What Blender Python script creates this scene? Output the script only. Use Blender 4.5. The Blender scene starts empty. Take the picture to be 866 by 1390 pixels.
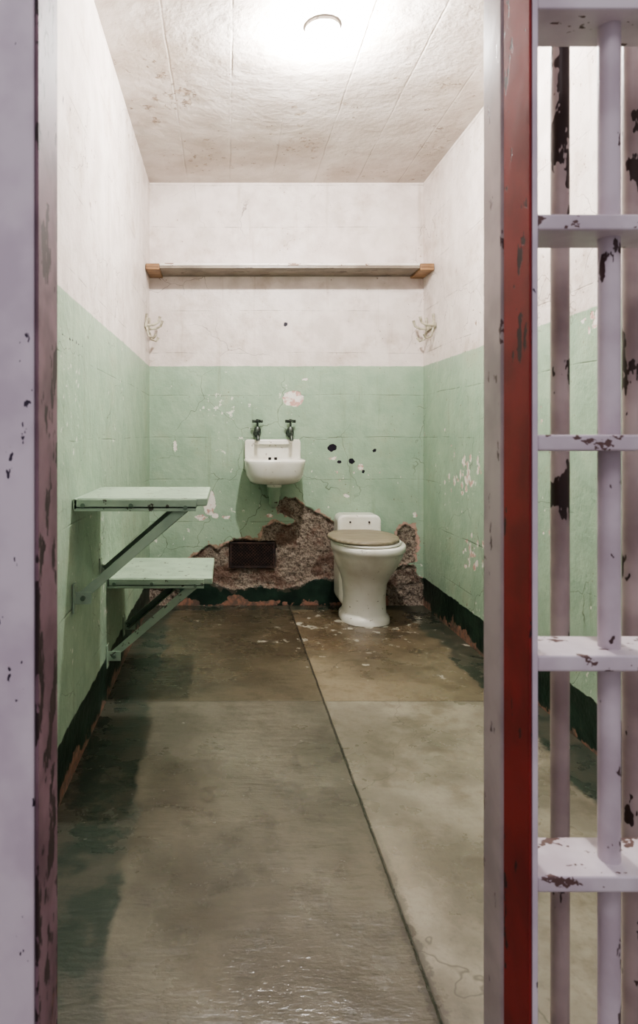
import bpy, math, random
import numpy as np
from mathutils import Vector, Matrix
random.seed(4); np.random.seed(4)
S=bpy.context.scene
W=1.5; D=2.74; H=2.3137; CX=0.42; CY=-0.86; CZ=0.935; F=893.0
# ------------------------------------------------------------ node helpers
class NT:
    def __init__(s,name):
        s.m=bpy.data.materials.new(name); s.m.use_nodes=True
        s.t=s.m.node_tree; s.n=s.t.nodes; s.p=s.n['Principled BSDF']
        g=s.n.new('ShaderNodeNewGeometry'); s.pos=g.outputs['Position']
        sp=s.n.new('ShaderNodeSeparateXYZ'); s.t.links.new(s.pos,sp.inputs[0])
        s.x,s.y,s.z=sp.outputs
    def L(s,v,i):
        if isinstance(v,(int,float)): i.default_value=v
        elif isinstance(v,(tuple,list)): i.default_value=tuple(v)+((1,) if len(v)==3 and len(i.default_value)==4 else ())
        else: s.t.links.new(v,i)
    def M(s,op,a,b=0.0,c=0.0,clamp=False):
        n=s.n.new('ShaderNodeMath'); n.operation=op; n.use_clamp=clamp
        s.L(a,n.inputs[0]); s.L(b,n.inputs[1]); s.L(c,n.inputs[2]); return n.outputs[0]
    def scl(s,v,sc):
        n=s.n.new('ShaderNodeVectorMath'); n.operation='MULTIPLY'; s.L(v,n.inputs[0]); n.inputs[1].default_value=sc; return n.outputs[0]
    def addv(s,v,w):
        n=s.n.new('ShaderNodeVectorMath'); n.operation='ADD'; s.L(v,n.inputs[0]); s.L(w,n.inputs[1]); return n.outputs[0]
    def noise(s,scale,det=3,rough=.55,vec=None,off=0,dist=0.0,col=False):
        n=s.n.new('ShaderNodeTexNoise'); v=vec or s.pos
        if off: v=s.addv(v,(off,off*1.7,off*.6))
        s.L(v,n.inputs['Vector']); n.inputs['Scale'].default_value=scale; n.inputs['Detail'].default_value=det
        n.inputs['Roughness'].default_value=rough; n.inputs['Distortion'].default_value=dist
        return n.outputs['Color' if col else 'Fac']
    def vor(s,scale,feat='F1',vec=None,out='Distance'):
        n=s.n.new('ShaderNodeTexVoronoi'); n.feature=feat; s.L(vec or s.pos,n.inputs['Vector']); n.inputs['Scale'].default_value=scale
        return n.outputs[out]
    def ss(s,v,a,b):
        n=s.n.new('ShaderNodeMapRange'); n.interpolation_type='SMOOTHSTEP'; s.L(v,n.inputs[0])
        n.inputs[1].default_value=a; n.inputs[2].default_value=b; return n.outputs[0]
    def lin(s,v,a,b,c,d):
        n=s.n.new('ShaderNodeMapRange'); s.L(v,n.inputs[0])
        for i,k in zip((1,2,3,4),(a,b,c,d)): n.inputs[i].default_value=k
        return n.outputs[0]
    def mix(s,f,a,b):
        n=s.n.new('ShaderNodeMix'); n.data_type='RGBA'; s.L(f,n.inputs[0]); s.L(a,n.inputs[6]); s.L(b,n.inputs[7]); return n.outputs[2]
    def mul(s,f,c,k):
        n=s.n.new('ShaderNodeMix'); n.data_type='RGBA'; n.blend_type='MULTIPLY'; s.L(f,n.inputs[0]); s.L(c,n.inputs[6]); s.L(k,n.inputs[7]); return n.outputs[2]
    def attr(s,name):
        n=s.n.new('ShaderNodeAttribute'); n.attribute_name=name; return n.outputs['Fac']
    def bump(s,h,dist=.01,strength=1.0,prev=None):
        n=s.n.new('ShaderNodeBump'); n.inputs['Strength'].default_value=strength; n.inputs['Distance'].default_value=dist
        s.L(h,n.inputs['Height']); 
        if prev: s.L(prev,n.inputs['Normal'])
        return n.outputs[0]
    def fin(s,col,rough=.5,nrm=None,metal=0.0,spec=.5):
        s.L(col,s.p.inputs['Base Color']); s.L(rough,s.p.inputs['Roughness']); s.p.inputs['Metallic'].default_value=metal
        s.p.inputs['Specular IOR Level'].default_value=spec
        if nrm: s.L(nrm,s.p.inputs['Normal'])
        return s.m
def rgb(r,g,b):
    f=lambda c:(c/255/12.92 if c/255<=.04045 else ((c/255+.055)/1.055)**2.4)
    return (f(r),f(g),f(b),1)
# ------------------------------------------------------------ materials
def wall_mat(name,back=False):
    t=NT(name); M=t.M
    nz=t.noise(9,3); nf=t.noise(45,4,.65); reg=t.noise(2.4,2,off=11); mid=t.noise(16,4,.6,off=13)
    big=t.noise(4.5,4,.7,off=21)
    fine=M('SUBTRACT',nf,.5)
    peel=t.ss(M('ADD',t.attr('peel'),M('MULTIPLY',fine,.028)),-.0008,.0008)
    stain=t.ss(M('ADD',t.attr('stain'),M('MULTIPLY',fine,.025)),-.0008,.0008)
    lowr=M('MULTIPLY',M('SUBTRACT',1.0,t.ss(t.z,.15,.9)),.035)
    chip=t.ss(M('ADD',t.noise(30,4,.6,off=7),M('ADD',lowr,M('MULTIPLY',M('SUBTRACT',reg,.5),.42))),.72,.73)
    white=t.mix(t.ss(nz,.3,.7),rgb(226,216,210),rgb(208,197,190))
    white=t.mix(M('MULTIPLY',t.ss(big,.50,.76),.55),white,rgb(166,146,128))
    green=t.mix(t.ss(nz,.3,.72),rgb(159,180,157),rgb(144,167,145))
    green=t.mix(M('MULTIPLY',t.ss(big,.5,.8),.6),green,rgb(160,168,142))
    drip=t.ss(t.noise(1,4,.6,vec=t.scl(t.pos,(22,22,1.6)),off=35),.58,.78)
    base=t.mix(t.ss(nz,.35,.7),rgb(20,38,30),rgb(36,58,46))
    bz=M('ADD',t.z,M('MULTIPLY',M('SUBTRACT',mid,.5),.012))
    wz=t.ss(bz,1.307,1.312)
    col=t.mix(wz,green,white)
    col=t.mul(M('MULTIPLY',drip,.4),col,rgb(188,172,152))
    seam=M('PINGPONG',M('ADD',t.z,M('MULTIPLY',M('SUBTRACT',reg,.5),.02)),.115)
    seaml=M('MULTIPLY',M('SUBTRACT',1.0,t.ss(seam,.0,.004)),t.ss(big,.42,.6))
    col=t.mul(M('MULTIPLY',seaml,.4),col,rgb(120,112,100))
    wv=t.addv(t.pos,t.scl(t.noise(6,3,col=True),(.16,.16,.16)))
    ckm=M('MULTIPLY',M('SUBTRACT',1.0,t.ss(t.vor(2.6,'DISTANCE_TO_EDGE',vec=wv),.0,.005)),t.ss(reg,.45,.55))
    col=t.mul(M('MULTIPLY',ckm,.65),col,rgb(110,92,80))
    sp=t.ss(M('ADD',t.noise(75,2,.5,off=27),M('MULTIPLY',M('SUBTRACT',big,.5),.3)),.715,.735)
    col=t.mix(M('MULTIPLY',sp,.7),col,rgb(112,86,70))
    under=t.mix(t.ss(t.noise(38,2,off=9),.45,.62),rgb(230,225,218),rgb(198,160,150))
    chipc=t.mix(wz,rgb(218,218,208),rgb(142,118,96))
    col=t.mix(M('MULTIPLY',chip,.9),col,chipc)
    col=t.mix(peel,col,under)
    lowz=M('SUBTRACT',1.0,t.ss(M('ADD',t.z,M('MULTIPLY',M('SUBTRACT',mid,.5),.03)),.152,.156))
    col=t.mix(lowz,col,base)
    foot=M('SUBTRACT',1.0,t.ss(M('ADD',t.z,M('MULTIPLY',M('SUBTRACT',big,.5),.30)),.022,.026))
    col=t.mix(foot,col,t.mix(t.ss(nf,.4,.6),rgb(152,112,95),rgb(106,90,80)))
    h=M('ADD',M('MULTIPLY',t.noise(24,4,.62),.0050),M('MULTIPLY',nz,.005))
    h=M('SUBTRACT',h,M('MULTIPLY',seaml,.0015))
    h=M('SUBTRACT',h,M('MULTIPLY',M('MAXIMUM',peel,stain),.0018))
    rough=.42
    if back:
        deep=t.ss(M('ADD',t.attr('deep'),M('MULTIPLY',fine,.05)),-.0015,.0015)
        rim=t.ss(M('ADD',t.attr('deep'),M('ADD',.008,M('MULTIPLY',M('SUBTRACT',mid,.5),.11))),-.0015,.0015)
        cn=t.noise(70,5,.75); agg=t.vor(95)
        concc=t.mix(t.ss(cn,.36,.62),rgb(102,88,78),rgb(172,158,144))
        concc=t.mix(t.ss(agg,.12,.4),rgb(174,164,150),concc)
        concc=t.mix(M('MULTIPLY',t.ss(t.noise(9,3,off=19),.5,.64),.65),concc,rgb(112,80,68))
        edge=M('MULTIPLY',M('SUBTRACT',rim,deep,clamp=True),M('SUBTRACT',1.0,M('MULTIPLY',lowz,.85)))
        col=t.mix(edge,col,t.mix(t.ss(nf,.45,.58),rgb(186,152,140),rgb(150,130,112)))
        col=t.mix(deep,col,concc)
        h=M('ADD',h,M('MULTIPLY',deep,M('ADD',M('MULTIPLY',cn,.022),M('MULTIPLY',M('SUBTRACT',.8,agg),.006))))
        rough=t.lin(deep,0,1,.42,.9)
    col=t.mix(stain,col,rgb(28,22,36))
    return t.fin(col,rough,t.bump(h,1.0,.85),spec=.35)
def ceil_mat():
    t=NT('ceiling_paint'); M=t.M
    nz=t.noise(6,4); reg=t.noise(2.6,3,off=15)
    col=t.mix(t.ss(nz,.3,.7),rgb(208,200,193),rgb(188,178,169))
    col=t.mix(M('MULTIPLY',t.ss(reg,.45,.7),.5),col,rgb(160,144,126))
    xs=M('ADD',t.x,M('MULTIPLY',M('SUBTRACT',nz,.5),.014))
    sm=M('SUBTRACT',1.0,t.ss(M('PINGPONG',M('ADD',xs,.02),.115),0,.006))
    sl=M('MULTIPLY',sm,t.lin(reg,.42,.6,.12,.9))
    col=t.mul(M('MULTIPLY',sl,.22),col,rgb(130,118,105))
    ch=t.ss(M('ADD',t.noise(26,5,.68,off=7),M('MULTIPLY',M('SUBTRACT',reg,.5),.5)),.66,.675)
    pl=t.ss(M('ADD',t.attr('peel'),M('MULTIPLY',M('SUBTRACT',t.noise(40,4,.7),.5),.16)),0,.002)
    a=M('MAXIMUM',ch,pl)
    col=t.mix(M('MULTIPLY',a,.8),col,t.mix(t.ss(t.noise(50,3),.4,.6),rgb(184,168,150),rgb(124,106,90)))
    h=M('ADD',M('MULTIPLY',t.noise(22,4,.65),.0055),M('MULTIPLY',nz,.007))
    h=M('SUBTRACT',h,M('MULTIPLY',sl,.0026)); h=M('SUBTRACT',h,M('MULTIPLY',a,.003))
    return t.fin(col,.5,t.bump(h,1.0,.9),spec=.3)
def floor_mat():
    t=NT('worn_concrete_floor'); M=t.M
    n=t.noise(3,5,.6); n2=t.noise(11,5,.65,off=4); n3=t.noise(60,4,.7,off=8); n4=t.noise(1.6,4,.6,off=18)
    side=t.ss(t.x,.761,.765)
    leftc=t.mix(t.ss(n,.35,.65),rgb(88,84,72),rgb(114,109,95))
    rightc=t.mix(t.ss(n,.38,.62),rgb(122,116,102),rgb(156,149,133))
    col=t.mix(side,leftc,rightc)
    col=t.mul(M('MULTIPLY',t.ss(n4,.46,.6),.35),col,rgb(176,168,152))
    col=t.mul(M('MULTIPLY',t.ss(n2,.48,.7),.5),col,rgb(168,158,140))
    col=t.mix(M('MULTIPLY',t.ss(n3,.45,.75),.3),col,rgb(78,74,65))
    col=t.mul(t.ss(t.y,1.445,1.449),col,rgb(230,221,208))
    dx=M('SUBTRACT',t.x,1.05); dy=M('SUBTRACT',t.y,2.3)
    r=M('SQRT',M('ADD',M('MULTIPLY',dx,dx),M('MULTIPLY',dy,dy)))
    rr=M('ADD',r,M('MULTIPLY',M('SUBTRACT',n2,.5),.5))
    col=t.mul(M('MULTIPLY',M('SUBTRACT',1.0,t.ss(rr,.3,.45)),.5),col,rgb(172,148,126))
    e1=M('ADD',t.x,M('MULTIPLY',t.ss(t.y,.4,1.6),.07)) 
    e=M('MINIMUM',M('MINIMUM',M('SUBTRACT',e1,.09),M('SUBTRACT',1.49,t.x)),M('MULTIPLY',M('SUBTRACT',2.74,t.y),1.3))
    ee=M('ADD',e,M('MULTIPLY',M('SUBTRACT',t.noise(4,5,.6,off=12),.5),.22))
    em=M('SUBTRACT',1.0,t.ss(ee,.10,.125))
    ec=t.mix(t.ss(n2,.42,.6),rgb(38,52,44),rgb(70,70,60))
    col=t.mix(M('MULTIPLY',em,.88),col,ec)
    fl=t.ss(M('SUBTRACT',t.noise(17,5,.6,off=22),M('MULTIPLY',M('MINIMUM',r,.8),.2)),.56,.575)
    col=t.mix(M('MULTIPLY',fl,.8),col,rgb(194,189,175))
    j1=M('ABSOLUTE',M('ADD',M('SUBTRACT',t.x,.763),M('MULTIPLY',M('SUBTRACT',n2,.5),.008)))
    j2=M('ABSOLUTE',M('ADD',M('SUBTRACT',t.y,1.447),M('MULTIPLY',M('SUBTRACT',n2,.5),.01)))
    wd=M('SUBTRACT',1.0,t.ss(j1,.002,.005)); wd2=M('SUBTRACT',1.0,t.ss(j2,.001,.004))
    j=M('MAXIMUM',wd,M('MULTIPLY',wd2,.7))
    wide=M('MULTIPLY',M('SUBTRACT',1.0,t.ss(M('ADD',j1,M('MULTIPLY',M('SUBTRACT',n3,.5),.06)),.008,.02)),M('SUBTRACT',1.0,t.ss(t.y,.35,.9)))
    col=t.mix(M('MAXIMUM',M('MULTIPLY',j,.85),M('MULTIPLY',wide,.6)),col,rgb(40,37,31))
    wv=t.addv(t.pos,t.scl(t.noise(3.5,4,col=True),(.5,.5,0)))
    ckm=M('MULTIPLY',M('SUBTRACT',1.0,t.ss(t.vor(1.3,'DISTANCE_TO_EDGE',vec=wv),0,.004)),side)
    col=t.mix(M('MULTIPLY',ckm,.6),col,rgb(62,56,46))
    st=t.noise(1,5,.65,vec=t.scl(t.pos,(9,30,9)))
    h=M('ADD',M('MULTIPLY',st,M('SUBTRACT',.006,M('MULTIPLY',side,.0045))),M('MULTIPLY',n3,.0012))
    h=M('SUBTRACT',h,M('MULTIPLY',j,.003))
    rough=M('ADD',t.lin(n4,.38,.62,.34,.17),M('ADD',M('MULTIPLY',t.ss(n2,.4,.7),.12),M('MULTIPLY',side,.05)))
    return t.fin(col,rough,t.bump(h,1.0,.48),spec=.6)
def paint(name,c1,c2,chipc,amount=.66,scale=18,rough=.4,stretch=(1,1,.45),dark=None,soft=.012,bmp=.0012,topdark=None):
    t=NT(name); M=t.M
    v=t.scl(t.pos,stretch)
    n=t.noise(10,3)
    col=t.mix(t.ss(n,.35,.65),c1,c2)
    cn=t.noise(scale,4,.65,vec=v,off=3)
    if topdark: cn=M('ADD',cn,M('MULTIPLY',t.ss(t.z,1.1,1.45),topdark))
    ch=t.ss(cn,amount,amount+soft)
    col=t.mix(ch,col,chipc)
    if dark:
        d2=t.ss(t.noise(scale*.35,4,.6,vec=v,off=33),dark,dark+.02); col=t.mix(d2,col,t.mix(t.ss(t.noise(60,2),.4,.6),chipc,rgb(92,58,48)))
        ch=M('MAXIMUM',ch,d2)
    h=M('SUBTRACT',M('MULTIPLY',n,bmp),M('MULTIPLY',ch,.0008))
    return t.fin(col,rough,t.bump(h,1.0,.6))
def porcelain():
    t=NT('white_porcelain'); M=t.M
    c=t.mix(t.ss(t.noise(8,4),.4,.75),rgb(232,230,222),rgb(218,214,202))
    c=t.mix(M('MULTIPLY',t.ss(t.noise(40,3,off=2),.68,.7),.6),c,rgb(120,100,84))
    return t.fin(c,.16)
def simple(name,c1,c2,sc=20,rough=.5,metal=0.,bm=.002):
    t=NT(name); n=t.noise(sc,4,.6)
    return t.fin(t.mix(t.ss(n,.35,.65),c1,c2),rough,t.bump(t.M('MULTIPLY',n,bm),1.0,.6),metal=metal)
def wood(name,c1,c2):
    t=NT(name); n=t.noise(3,4,.6,vec=t.scl(t.pos,(3,25,25)))
    return t.fin(t.mix(t.ss(n,.35,.65),c1,c2),.5,t.bump(t.M('MULTIPLY',n,.003),1.0,.5))
MW=wall_mat('painted_wall'); MWB=wall_mat('painted_damaged_wall',True); MC=ceil_mat(); MF=floor_mat()
POR=porcelain()
LIL=paint('pale_steel_paint',rgb(214,203,210),rgb(196,183,193),rgb(58,48,64),.65,34)
BAR=paint('bar_paint',rgb(206,195,200),rgb(184,171,177),rgb(76,56,56),.63,30,dark=.74)
BARR=paint('rear_bar_paint',rgb(186,172,168),rgb(160,144,142),rgb(58,42,38),.595,18,dark=.67,topdark=.09)
FLATM=paint('flat_bar_paint',rgb(216,207,211),rgb(194,182,188),rgb(102,78,74),.61,34,stretch=(.7,1,1),dark=.73)
RED=paint('red_steel_paint',rgb(138,38,36),rgb(116,30,29),rgb(50,20,24),.62,24,rough=.65)
EDGE=paint('worn_edge_paint',rgb(128,100,110),rgb(96,70,80),rgb(48,30,34),.55,20,dark=.63,rough=.6)
POST=paint('grey_post_paint',rgb(182,168,168),rgb(158,144,146),rgb(92,70,70),.64,34)
GST=paint('green_steel_paint',rgb(162,182,160),rgb(142,162,142),rgb(74,74,62),.63,30,stretch=(1,1,1),rough=.35)
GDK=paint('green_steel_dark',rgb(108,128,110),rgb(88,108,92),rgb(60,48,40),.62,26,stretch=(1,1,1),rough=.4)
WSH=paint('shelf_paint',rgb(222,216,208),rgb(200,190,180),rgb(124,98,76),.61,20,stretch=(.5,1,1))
SHB=paint('shelf_underside_shade',rgb(128,118,105),rgb(104,94,82),rgb(74,58,46),.60,16,stretch=(.5,1,1))  # shadow under the shelf put into darker tones, with paint chips
WOOD=wood('shelf_wood',rgb(158,124,88),rgb(112,84,58))
LID=wood('toilet_lid_wood',rgb(150,140,120),rgb(122,112,94))
MET=simple('aged_brass',rgb(92,100,94),rgb(46,50,48),40,.35,.8)
RUST=simple('rusted_iron',rgb(66,46,40),rgb(34,26,26),40,.75)
BLK=simple('dark_void',rgb(14,12,13),rgb(22,18,18),20,.9)
HOOK=simple('hook_paint',rgb(196,190,170),rgb(140,134,114),30,.4)
CONC=simple('corridor_concrete',rgb(140,134,126),rgb(118,112,106),6,.5)
CORW=simple('corridor_wall_paint',rgb(205,200,205),rgb(190,184,190),6,.6)
# ------------------------------------------------------------ mesh helpers
def mkobj(name,verts,faces,mat,smooth=False,parent=None):
    me=bpy.data.meshes.new(name); me.from_pydata([tuple(v) for v in verts],[],faces); me.update()
    o=bpy.data.objects.new(name,me); S.collection.objects.link(o)
    for m in (mat if isinstance(mat,list) else [mat]): me.materials.append(m)
    if smooth:
        for p in me.polygons: p.use_smooth=True
    if parent: o.parent=parent
    return o
def empty(name,loc=(0,0,0)):
    o=bpy.data.objects.new(name,None); S.collection.objects.link(o); o.empty_display_size=.05; return o
def bev(o,w,seg=3):
    m=o.modifiers.new('b','BEVEL'); m.width=w; m.segments=seg; m.limit_method='ANGLE'
    for p in o.data.polygons: p.use_smooth=True
    w2=o.modifiers.new('wn','WEIGHTED_NORMAL'); w2.keep_sharp=False
    return o
def box(name,a,b,mat,parent=None,bevel=.002,seg=2):
    x0,y0,z0=a; x1,y1,z1=b
    v=[(x0,y0,z0),(x1,y0,z0),(x1,y1,z0),(x0,y1,z0),(x0,y0,z1),(x1,y0,z1),(x1,y1,z1),(x0,y1,z1)]
    f=[(0,3,2,1),(4,5,6,7),(0,1,5,4),(1,2,6,5),(2,3,7,6),(3,0,4,7)]
    o=mkobj(name,v,f,mat,parent=parent)
    if bevel: bev(o,bevel,seg)
    return o
def beam(name,p1,p2,w,t,mat,parent=None,up=(0,1,0),bv=.0015):
    p1=Vector(p1);p2=Vector(p2); d=(p2-p1).normalized(); u=Vector(up); s=d.cross(u).normalized(); u=s.cross(d).normalized()
    v=[]
    for p in (p1,p2):
        for a,b in ((-1,-1),(1,-1),(1,1),(-1,1)): v.append(p+s*a*w/2+u*b*t/2)
    f=[(0,1,2,3),(7,6,5,4),(0,4,5,1),(1,5,6,2),(2,6,7,3),(3,7,4,0)]
    o=mkobj(name,v,f,mat,parent=parent)
    import bmesh
    bm=bmesh.new(); bm.from_mesh(o.data); bmesh.ops.recalc_face_normals(bm,faces=bm.faces); bm.to_mesh(o.data); bm.free()
    if bv: bev(o,bv,2)
    return o
def tube(name,pts,rad,mat,parent=None,seg=20,cap=True):
    pts=[Vector(p) for p in pts]; n=len(pts)
    if not isinstance(rad,(list,tuple)): rad=[rad]*n
    v=[];f=[]; prev=None
    for i,p in enumerate(pts):
        if i==0: d=pts[1]-p
        elif i==n-1: d=p-pts[i-1]
        else: d=(pts[i+1]-pts[i]).normalized()+(pts[i]-pts[i-1]).normalized()
        d.normalize()
        if prev is None: a=d.orthogonal().normalized()
        else: a=(prev-d*prev.dot(d)).normalized()
        prev=a; b=d.cross(a)
        for k in range(seg):
            th=2*math.pi*k/seg; v.append(p+(a*math.cos(th)+b*math.sin(th))*rad[i])
    for i in range(n-1):
        for k in range(seg):
            k2=(k+1)%seg; f.append((i*seg+k,i*seg+k2,(i+1)*seg+k2,(i+1)*seg+k))
    if cap: f.append(tuple(range(seg))[::-1]); f.append(tuple((n-1)*seg+k for k in range(seg)))
    o=mkobj(name,v,f,mat,True,parent)
    es=o.modifiers.new('e','EDGE_SPLIT'); es.split_angle=math.radians(45)
    return o
def loft(name,rings,mat,parent=None,seg=64,cx=0,capb=True,capt=True,sharp=60):
    v=[];f=[]
    for r in rings:
        z,cy,rx,ry,n=r[:5]; clip=r[5] if len(r)>5 else None
        for k in range(seg):
            th=2*math.pi*k/seg; c=math.cos(th); s=math.sin(th)
            x=cx+rx*math.copysign(abs(c)**(2/n),c); y=cy+ry*math.copysign(abs(s)**(2/n),s)
            if clip is not None: y=min(y,clip)
            v.append((x,y,z))
    m=len(rings)
    for i in range(m-1):
        for k in range(seg):
            k2=(k+1)%seg; f.append((i*seg+k,i*seg+k2,(i+1)*seg+k2,(i+1)*seg+k))
    if capb: f.append(tuple(range(seg))[::-1])
    if capt: f.append(tuple((m-1)*seg+k for k in range(seg)))
    o=mkobj(name,v,f,mat,True,parent)
    es=o.modifiers.new('e','EDGE_SPLIT'); es.split_angle=math.radians(sharp)
    return o
# ------------------------------------------------------------ fields
def sdf_poly(U,V,poly):
    d=np.full(U.shape,1e9); ins=np.zeros(U.shape,bool); n=len(poly)
    for i in range(n):
        x0,y0=poly[i]; x1,y1=poly[(i+1)%n]; ex,ey=x1-x0,y1-y0
        wx,wy=U-x0,V-y0; t=np.clip((wx*ex+wy*ey)/(ex*ex+ey*ey+1e-12),0,1)
        d=np.minimum(d,(wx-ex*t)**2+(wy-ey*t)**2)
        c=((y0<=V)&(y1>V))|((y1<=V)&(y0>V))
        with np.errstate(divide='ignore',invalid='ignore'):
            xi=x0+(V-y0)*ex/(ey if abs(ey)>1e-12 else 1e-12)
        ins^=(c&(U<xi))
    d=np.sqrt(d); return np.where(ins,d,-d)
def ell(U,V,cu,cv,ru,rv):
    return (1-np.sqrt(((U-cu)/ru)**2+((V-cv)/rv)**2))*min(ru,rv)
def vnoise(U,V,sc,oct=4,seed=0):
    rs=np.random.RandomState(seed); out=np.zeros(U.shape); amp=1;tot=0
    for o in range(oct):
        g=rs.rand(128,128); u=U*sc+7.3*o; v=V*sc+3.1*o
        i=np.floor(u).astype(int); j=np.floor(v).astype(int); a=u-i; b=v-j; a=a*a*(3-2*a); b=b*b*(3-2*b)
        G=lambda p,q:g[p%128,q%128]
        out+=amp*((G(i,j)*(1-a)+G(i+1,j)*a)*(1-b)+(G(i,j+1)*(1-a)+G(i+1,j+1)*a)*b); tot+=amp; amp*=.5; sc*=2
    return out/tot
def surface(name,o,ud,vd,nd,LU,LV,res,mat,fn,flip=False):
    nu=int(LU/res)+1; nv=int(LV/res)+1
    U,V=np.meshgrid(np.linspace(0,LU,nu),np.linspace(0,LV,nv),indexing='ij')
    at=fn(U,V); disp=at.pop('disp',np.zeros(U.shape))
    o,ud,vd,nd=map(np.array,(o,ud,vd,nd))
    P=o+U[...,None]*ud+V[...,None]*vd+disp[...,None]*nd
    idx=np.arange(nu*nv).reshape(nu,nv)
    q=np.stack([idx[:-1,:-1],idx[1:,:-1],idx[1:,1:],idx[:-1,1:]],-1).reshape(-1,4)
    if flip: q=q[:,::-1]
    ob=mkobj(name,P.reshape(-1,3).tolist(),q.tolist(),mat,True)
    for k in ('deep','peel','stain'):
        a=ob.data.attributes.new(k,'FLOAT','POINT'); arr=at.get(k,np.full(U.shape,-1.0)); a.data.foreach_set('value',arr.reshape(-1).astype(np.float32))
    return ob
K=3.6/F
bp=lambda px,py:(CX+(px-307)*K,CZ-(py-590)*K)
def bell(U,V,px,py,rx,ry): u,v=bp(px,py); return ell(U,V,u,v,rx*K,ry*K)
def mx(*a):
    r=a[0]
    for b in a[1:]: r=np.maximum(r,b)
    return r
def scat(U,V,cu,cv,su,sv,n,r0,r1,seed):
    rs=np.random.RandomState(seed); d=np.full(U.shape,-1.0)
    for i in range(n): d=np.maximum(d,ell(U,V,cu+rs.randn()*su,cv+rs.randn()*sv,r0+rs.rand()*(r1-r0),(r0+rs.rand()*(r1-r0))*1.3))
    return d
def back_fn(U,V):
    P=[(256,760),(270,749),(284,741),(297,747),(306,738),(318,733),(352,733),(357,716),(372,709),(390,712),(402,706),(376,697),(373,684),(386,674),(402,674),(414,687),(440,700),(455,712),(470,740),(470,790),(442,786),(420,790),(404,796),(378,800),(350,797),(322,801),(300,796),(286,789),(278,771),(270,764)]
    d=sdf_poly(U,V,[bp(*p) for p in P])
    Q=[(538,722),(550,713),(560,716),(565,728),(566,745),(560,764),(542,766)]
    d=mx(d,sdf_poly(U,V,[bp(*p) for p in Q])-.002)
    R=[(520,772),(548,766),(562,770),(574,796),(575,826),(528,826)]
    d=mx(d,sdf_poly(U,V,[bp(*p) for p in R]))
    R2=[(196,800),(214,796),(238,800),(250,812),(240,826),(196,826)]
    d=mx(d,sdf_poly(U,V,[bp(*p) for p in R2])-.004)
    d=d+(vnoise(U,V,16,3,23)-.5)*.028
    peel=mx(bell(U,V,398,541,15,11),bell(U,V,284,682,9,17),bell(U,V,272,702,9,4),bell(U,V,308,702,7,2.5),bell(U,V,489,634,5,5),
      bell(U,V,238,605,2.5,9),bell(U,V,415,515,4,1.5),bell(U,V,563,698,3,5),bell(U,V,452,622,8,2.5),bell(U,V,292,700,5,4),
      bell(U,V,470,673,5,2.5),bell(U,V,540,655,2,3),bell(U,V,366,700,6,3))-.0015
    peel=mx(peel,scat(U,V,*bp(480,640),.13,.07,14,.002,.005,31)-.001)
    st=mx(bell(U,V,451,608,6.5,5.5),bell(U,V,508,612,3,2.2),bell(U,V,477,626,4,4),bell(U,V,388,440,3,3),bell(U,V,460,627,3,2),bell(U,V,493,640,2,2))-.0006
    dn=d+(vnoise(U,V,25,4,3)-.5)*.02
    disp=np.clip(dn/.012,0,1)*(.012+.020*(vnoise(U,V,38,4,5)-.35))
    disp=disp*np.clip(V/.02,0,1)*np.clip(np.minimum(U,W-U)/.02,0,1)
    u0,v1=bp(311,735); u1,v0=bp(374,772)
    hole=(U>u0)&(U<u1)&(V>v0)&(V<v1)
    disp=np.where(hole,.06,disp)
    disp=disp+.004*(vnoise(U,V,2.5,2,9)-.5)*np.clip(np.minimum.reduce([U,W-U,V,H-V])/.1,0,1)
    return dict(deep=d,peel=peel,stain=st,disp=disp)
surface('wall_back',(0,D,0),(1,0,0),(0,0,1),(0,1,0),W,H,.005,MWB,back_fn)
def rp(px,py): d=1.08*F/(px-307); return (d+CY,CZ-(py-590)*d/F)
def lp(px,py): d=.42*F/(307-px); return (d+CY,CZ-(py-590)*d/F)
def right_fn(U,V):
    u,v=rp(632,640); a=scat(U,V,u,v,.13,.05,38,.005,.017,1)
    u,v=rp(638,750); a=mx(a,scat(U,V,u,v,.08,.035,22,.005,.018,2))
    u,v=rp(790,430); a=mx(a,scat(U,V,u,v,.07,.03,10,.004,.012,3))
    u,v=rp(590,560); a=mx(a,scat(U,V,u,v,.12,.2,18,.002,.007,6))
    u,v=rp(740,650); a=mx(a,scat(U,V,u,v,.1,.12,16,.003,.010,16))
    return dict(peel=a,disp=.006*(vnoise(U,V,3,2,12)-.5)*np.clip(np.minimum.reduce([U,D-U,V,H-V])/.1,0,1))
def left_fn(U,V):
    u,v=lp(150,700); a=scat(U,V,u,v,.3,.12,9,.003,.007,4)
    u,v=lp(92,140); s=scat(U,V,u,v,.05,.02,3,.004,.008,5)
    u,v=lp(100,462); s=mx(s,ell(U,V,u,v,.07,.003))
    return dict(peel=a,stain=s,disp=.006*(vnoise(U,V,3,2,14)-.5)*np.clip(np.minimum.reduce([U,D-U,V,H-V])/.1,0,1))
surface('wall_left',(0,0,0),(0,1,0),(0,0,1),(-1,0,0),D,H,.01,MW,left_fn,flip=False)
surface('wall_right',(W,0,0),(0,1,0),(0,0,1),(1,0,0),D,H,.01,MW,right_fn,flip=True)
def cp(px,py): d=(H-CZ)*F/(590-py); return (CX+(px-307)*d/F,d+CY)
def ceil_fn(U,V):
    u,v=cp(225,135); a=scat(U,V,u,v,.05,.12,10,.015,.04,7)
    u,v=cp(412,165); a=mx(a,scat(U,V,u,v,.03,.1,6,.012,.03,8))
    u,v=cp(590,180); a=mx(a,scat(U,V,u,v,.12,.1,6,.01,.02,9))
    return dict(peel=a-.012,disp=.008*(vnoise(U,V,4,3,16)-.5)*np.clip(np.minimum.reduce([U,W-U,V,D-V])/.1,0,1))
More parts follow.
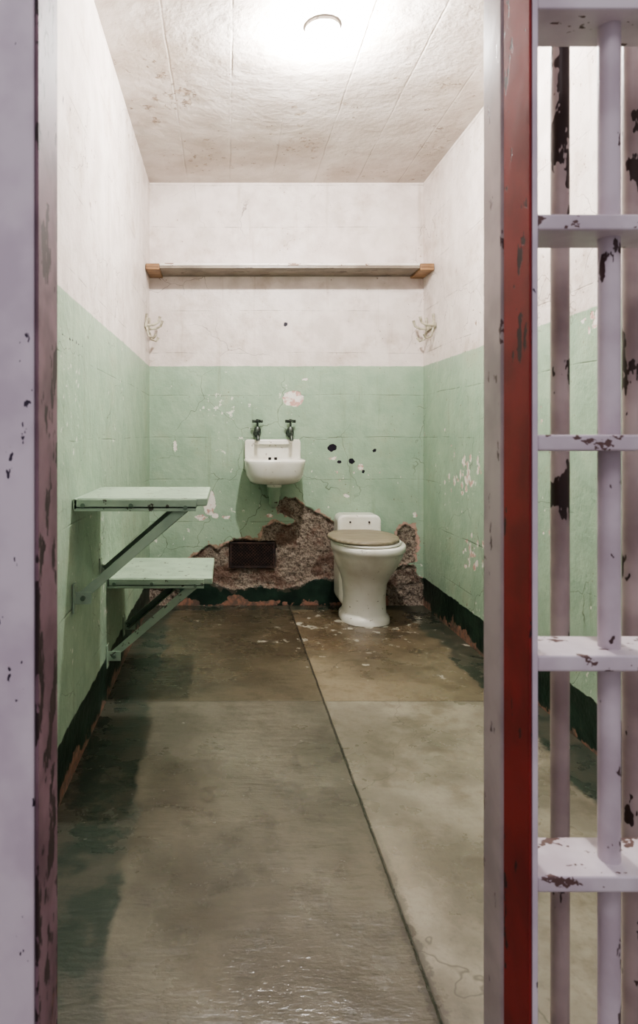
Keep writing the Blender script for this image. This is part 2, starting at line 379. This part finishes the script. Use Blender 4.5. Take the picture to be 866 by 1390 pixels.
surface('ceiling',(0,0,H),(1,0,0),(0,1,0),(0,0,1),W,D,.015,MC,ceil_fn,flip=True)
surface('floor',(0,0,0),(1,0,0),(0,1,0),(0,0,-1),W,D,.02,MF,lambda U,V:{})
# ------------------------------------------------------------ corridor shell
box('corridor_floor',(-2.5,-3.2,-.1),(4,-.0005,-.0005),CONC,bevel=0)
box('wall_front_left',(-2.5,-.0,0),(-.002,.12,3.2),CORW,bevel=0)
box('wall_front_right',(W+.002,0,0),(4,.12,3.2),CORW,bevel=0)
box('wall_front_top',(-.002,0,H+.001),(W+.002,.12,3.2),CORW,bevel=0)
# ------------------------------------------------------------ cell front
fr=empty('cell_front_frame')
box('jamb_plate',(-.002,-.085,0),(.1935,.008,2.2),LIL,fr,.004)
box('jamb_edge',(.194,-.082,0),(.198,.006,2.2),EDGE,fr,.001)
box('jamb_lip',(.17,.010,0),(.192,.03,2.2),LIL,fr,.002)
box('post',(.79,.026,0),(.806,.088,2.2),POST,fr,.003)
box('lintel',(-.002,-.085,2.2),(W+.002,.09,2.3),LIL,fr,.003)
box('sill',(.81,.03,0.0),(W-.01,.085,.03),FLATM,fr,.002)
for i in range(6):
    x=.902+.104*i
    tube('rear_bar_%d'%i,[(x,.09,.03),(x,.09,1.1),(x,.09,2.2)],.0127,BARR,fr,24)
dr=empty('sliding_cell_door')
box('leading_edge',(.7885,-.0605,.03),(.7915,.014,2.18),RED,dr,.001)
box('stile',(.7918,-.062,.03),(.7985,.015,2.18),LIL,dr,.001)
for i in range(7):
    z=.1285+.2688*i
    box('flat_%d'%i,(.7987,-.06,z-.02),(W+.15,.02,z),FLATM,dr,.003)
box('flat_top',(.7987,-.06,2.16),(W+.15,.02,2.18),FLATM,dr,.003)
for i in range(7):
    x=.906+.104*i
    tube('bar_%d'%i,[(x,-.025,.03),(x,-.025,1.1),(x,-.025,2.18)],.0132,BAR,dr,28)
# ------------------------------------------------------------ shelf
sh=empty('wall_shelf'); y0=2.55
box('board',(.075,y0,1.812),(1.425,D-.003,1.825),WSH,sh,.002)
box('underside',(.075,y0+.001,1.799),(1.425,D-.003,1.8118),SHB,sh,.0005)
box('bracket_left',(.003,y0-.006,1.790),(.074,D-.003,1.822),WOOD,sh,.003)
box('bracket_right',(1.426,y0-.006,1.787),(W-.003,D-.003,1.822),WOOD,sh,.003)
# ------------------------------------------------------------ folding desk and seat
def fold(name,yf,yb,zt,xr):
    e=empty(name)
    box('top',(.012,yf+.004,zt-.022),(xr,yb-.004,zt),GST,e,.004,3)
    for j,y in enumerate((yf,yb)):
        sgn=1 if j==0 else -1
        box('angle_iron_%d'%j,(.004,min(y,y+sgn*.005),zt-.036),(xr-.03,max(y,y+sgn*.005),zt-.004),GST,e,.001)
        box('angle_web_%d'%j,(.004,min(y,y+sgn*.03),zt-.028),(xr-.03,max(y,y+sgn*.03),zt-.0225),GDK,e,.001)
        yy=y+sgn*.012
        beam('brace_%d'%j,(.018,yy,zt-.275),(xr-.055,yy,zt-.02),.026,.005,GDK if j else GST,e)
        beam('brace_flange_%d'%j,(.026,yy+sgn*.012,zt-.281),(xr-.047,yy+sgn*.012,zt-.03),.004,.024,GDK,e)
        box('wall_plate_%d'%j,(.001,yy-.018,zt-.315),(.006,yy+.018,zt-.235),GST,e,.001)
        box('wall_lug_%d'%j,(.004,yy-sgn*.003-.0025,zt-.292),(.05,yy-sgn*.003+.0025,zt-.258),GST,e,.001)
        for bx,bz in ((.028,zt-.02),(xr-.06,zt-.026),(.028,zt-.274),(.16,zt-.02)):
            tube('bolt',[(bx,y-sgn*.004,bz),(bx,y+sgn*.004,bz)],.0065,GDK,e,10)
    box('hinge_rail',(.001,yf,zt-.03),(.011,yb,zt-.002),GST,e,.001)
    return e
fold('folding_desk',.938,1.338,.761,.368)
fold('folding_seat',1.44,1.83,.433,.372)
# ------------------------------------------------------------ washbasin
ws=empty('washbasin'); wx=.672
def rplate(name,x0,x1,z0,z1,ya,yb,r,mat,par,bv=.006):
    pts=[]
    c=[(x1-r,z1-r,0),(x0+r,z1-r,90),(x0+.02,z0+.02,180),(x1-.02,z0+.02,270)]
    rr=[r,r,.02,.02]
    for (a,b,s),q in zip(c,rr):
        for k in range(7):
            th=math.radians(s+15*k); pts.append((a+q*math.cos(th),b+q*math.sin(th)))
    n=len(pts); v=[(p[0],ya,p[1]) for p in pts]+[(p[0],yb,p[1]) for p in pts]
    f=[tuple(range(n)),tuple(range(n,2*n))[::-1]]+[((k+1)%n,k,n+k,n+(k+1)%n) for k in range(n)]
    o=mkobj(name,v,f,mat,parent=par); bev(o,bv,4); return o
rplate('splashback',wx-.152,wx+.152,.735,.909,D-.034,D-.002,.018,POR,ws)
yc=2.60; cl=D-.006
o=loft('bowl',[(.676,yc+.03,.085,.09,2.8,cl),(.681,yc+.02,.112,.112,2.9,cl),(.695,yc+.012,.132,.128,3.4,cl),(.725,yc+.002,.147,.142,4,cl),(.785,yc-.002,.154,.15,4.6,cl),
 (.797,yc-.002,.158,.153,4.6,cl),(.804,yc-.002,.156,.151,4.6,cl),(.807,yc-.002,.149,.144,4.4,cl),(.804,yc-.004,.138,.132,4,2.705),(.795,yc-.006,.13,.124,3.6,2.70),(.75,yc-.008,.118,.108,3,2.69),(.715,yc-.008,.09,.08,2.6,2.68),(.706,yc-.008,.03,.03,2)],POR,ws,72)
o.location.x=wx
for s in (-1,1): box('overflow_slot',(wx+s*.016-.008,D-.039,.79),(wx+s*.016+.008,D-.033,.812),BLK,ws,.002)
loft('soap_ledge',[(.880,D-.04,.10,.012,6),(.886,D-.042,.10,.014,6),(.889,D-.04,.098,.012,6)],POR,ws,40).location.x=wx
beam('maker_badge',(wx-.02,D-.036,.873),(wx,D-.036,.888),.004,.003,HOOK,ws)
beam('maker_badge_b',(wx,D-.036,.888),(wx+.02,D-.036,.873),.004,.003,HOOK,ws)
tube('drain_collar',[(wx+.005,yc+.06,.68),(wx+.005,yc+.06,.655)],.04,POR,ws)
tube('trap',[(wx+.005,yc+.06,.66),(wx+.005,yc+.06,.60),(wx+.005,yc+.075,.57),(wx+.005,yc+.11,.56),(wx+.005,D+.01,.56)],[.03,.028,.026,.024,.024],GST,ws)
box('wall_bracket',(wx-.028,D-.05,.60),(wx+.042,D-.001,.679),GST,ws,.008)
def faucet(x):
    e=empty('faucet'); z=.955
    tube('wall_flange',[(x,D-.001,z-.01),(x,D-.012,z-.01)],.022,MET,e,20)
    tube('inlet',[(x,D-.002,z-.01),(x,D-.055,z-.01)],.011,MET,e,14)
    tube('body',[(x,D-.05,z-.035),(x,D-.05,z-.02),(x,D-.05,z+.01),(x,D-.05,z+.022)],[.013,.018,.018,.012],MET,e,16)
    tube('stem',[(x,D-.05,z+.02),(x,D-.05,z+.05)],.006,MET,e,10)
    tube('spout',[(x,D-.055,z-.015),(x,D-.085,z-.018),(x,D-.105,z-.03),(x,D-.11,z-.052)],[.012,.011,.010,.010],MET,e,14)
    for a in (20,110):
        c,s=math.cos(math.radians(a))*.028,math.sin(math.radians(a))*.028
        tube('handle_arm',[(x-c,D-.05-s,z+.052),(x-c*.5,D-.05-s*.5,z+.052),(x,D-.05,z+.052),(x+c*.5,D-.05+s*.5,z+.052),(x+c,D-.05+s,z+.052)],[.009,.006,.008,.006,.009],MET,e,12)
    tube('handle_cap',[(x,D-.05,z+.05),(x,D-.05,z+.064)],[.010,.007],MET,e,12)
for x in (.589,.767): faucet(x)
# ------------------------------------------------------------ toilet
to=empty('toilet'); tx=1.122
loft('bowl',[(0.001,2.50,.122,.165,2.6),(.02,2.50,.122,.165,2.6),(.032,2.50,.114,.157,2.5),(.045,2.50,.106,.146,2.4),(.12,2.495,.104,.140,2.3),(.19,2.49,.110,.147,2.2),
 (.225,2.475,.120,.160,2.2),(.26,2.455,.137,.180,2.1),(.30,2.435,.154,.202,2.1),(.34,2.42,.166,.219,2.1),(.365,2.412,.171,.226,2.1),(.372,2.41,.178,.234,2.1),(.395,2.41,.180,.236,2.1),(.404,2.41,.174,.230,2.1),(.405,2.41,.125,.175,2.1),(.36,2.41,.11,.155,2.1),(.25,2.43,.07,.08,2)],POR,to,72,cx=tx)
box('trapway',(tx-.12,2.50,.05),(tx+.10,2.736,.395),POR,to,.045,5)
rplate('flush_head',tx-.115,tx+.115,.34,.512,2.60,D-.002,.035,POR,to,.014)
for s in (-1,1):
    tube('bolt_cap',[(tx+s*.05,2.602,.475),(tx+s*.05,2.594,.475)],.005,RUST,to,12)
    tube('hinge_post',[(tx-.02+s*.06,2.585,.40),(tx-.02+s*.06,2.585,.435)],.012,POR,to,12)
    tube('floor_bolt',[(tx+s*.112,2.52,.018),(tx+s*.112,2.52,.036)],[.012,.007],POR,to,12)
loft('seat_ring',[(.406,2.405,.166,.222,2.1),(.410,2.405,.170,.226,2.1),(.417,2.405,.168,.224,2.1)],POR,to,64,cx=tx-.012)
loft('wooden_lid',[(.4172,2.405,.166,.216,2.1),(.421,2.405,.171,.222,2.1),(.431,2.405,.171,.222,2.1),(.436,2.405,.164,.214,2.1),(.439,2.405,.12,.16,2.1)],LID,to,64,cx=tx-.024)
# ------------------------------------------------------------ vent
ve=empty('air_vent_grille'); (vx0,vz1),(vx1,vz0)=bp(312,736),bp(373,771)
box('recess_shade_sheet',(vx0,D+.045,vz0),(vx1,D+.05,vz1),BLK,ve,0)  # black sheet standing in for the shade inside the vent recess
for a,b in (((vx0,D-.004,vz0),(vx1,D+.008,vz0+.01)),((vx0,D-.004,vz1-.01),(vx1,D+.008,vz1)),((vx0,D-.004,vz0+.01),(vx0+.01,D+.008,vz1-.01)),((vx1-.01,D-.004,vz0+.01),(vx1,D+.008,vz1-.01))): box('rim',a,b,RUST,ve,.001)
hh=vz1-vz0-.016; ww=vx1-vx0-.016
def diag(sign):
    k=-hh
    while k<ww:
        a,b=max(0,k),min(ww,k+hh); za,zb=a-k,b-k
        if b-a>.004:
            if sign<0: za,zb=hh-za,hh-zb
            beam('lattice',(vx0+.008+a,D+.002+sign*.0012,vz0+.008+za),(vx0+.008+b,D+.002+sign*.0012,vz0+.008+zb),.0042,.0022,RUST,ve,bv=0)
        k+=.0175
diag(1); diag(-1)
# ------------------------------------------------------------ hooks
def hook(side):
    e=empty('coat_hook'); x=0 if side<0 else W; s=1 if side<0 else -1; y=2.60
    box('plate',(min(x+s*.001,x+s*.010),y-.085,1.488),(max(x+s*.001,x+s*.010),y+.085,1.512),HOOK,e,.002)
    for yy,zz in ((y-.06,1.50),(y+.06,1.50)):
        tube('prong_up',[(x+s*.006,yy,zz),(x+s*.045,yy,zz+.002),(x+s*.070,yy,zz+.016),(x+s*.078,yy,zz+.045)],[.007,.0065,.0065,.008],HOOK,e,12)
        tube('prong_low',[(x+s*.006,yy,zz-.005),(x+s*.02,yy,zz-.055),(x+s*.045,yy,zz-.066),(x+s*.058,yy,zz-.045)],[.0065,.006,.006,.0075],HOOK,e,12)
        tube('upright',[(x+s*.006,yy,zz),(x+s*.010,yy,zz+.06)],.0065,HOOK,e,12)
hook(-1); hook(1)
# ------------------------------------------------------------ ceiling light
cl_=empty('ceiling_light'); lx,ly=.745,1.36
tube('porcelain_base',[(lx,ly,H-.001),(lx,ly,H-.012),(lx,ly,H-.02),(lx,ly,H-.03)],[.058,.058,.045,.036],POR,cl_,40)
tube('lamp_socket',[(lx,ly,H-.03),(lx,ly,H-.045)],[.03,.024],POR,cl_,32)
em=bpy.data.materials.new('glowing_bulb'); em.use_nodes=True
pb=em.node_tree.nodes['Principled BSDF']; pb.inputs['Base Color'].default_value=(1,1,1,1)
pb.inputs['Emission Color'].default_value=(1,.975,.955,1); pb.inputs['Emission Strength'].default_value=4200
rings=[]
bz=H-.073; R=.027
for k in range(11):
    a=math.pi*k/10; rings.append((bz-R*math.cos(a),ly,max(R*math.sin(a),.0005),max(R*math.sin(a),.0005),2))
loft('bulb',rings,em,cl_,16,cx=lx,sharp=180)
# ------------------------------------------------------------ corridor fill light + world
def area(name,loc,size,energy,col,rot=(0,0,0)):
    l=bpy.data.lights.new(name,'AREA'); l.energy=energy; l.size=size; l.color=col; o=bpy.data.objects.new(name,l); o.location=loc; o.rotation_euler=rot; S.collection.objects.link(o); return o
area('corridor_fill_light',(.4,-2.0,3.4),1.6,58,(.98,.94,1.0),(math.radians(-18),0,0))  # unseen area light added to bring cool corridor light onto the cell front
w=bpy.data.worlds.new('world'); S.world=w; w.use_nodes=True
w.node_tree.nodes['Background'].inputs[0].default_value=(.94,.89,1.0,1); w.node_tree.nodes['Background'].inputs[1].default_value=.5
# ------------------------------------------------------------ camera
cam=bpy.data.cameras.new('camera'); co=bpy.data.objects.new('camera',cam); S.collection.objects.link(co); S.camera=co
co.location=(CX,CY,CZ); co.rotation_euler=(math.radians(90),0,0)
cam.sensor_fit='AUTO'; cam.sensor_width=36; cam.lens=36*F/1390
cam.shift_x=126/1390; cam.shift_y=-105/1390; cam.clip_start=.02
cam.dof.use_dof=True; cam.dof.focus_distance=3.0; cam.dof.aperture_fstop=8
S.view_settings.view_transform='AgX'
S.view_settings.look='AgX - Medium High Contrast'
S.view_settings.exposure=-0.08
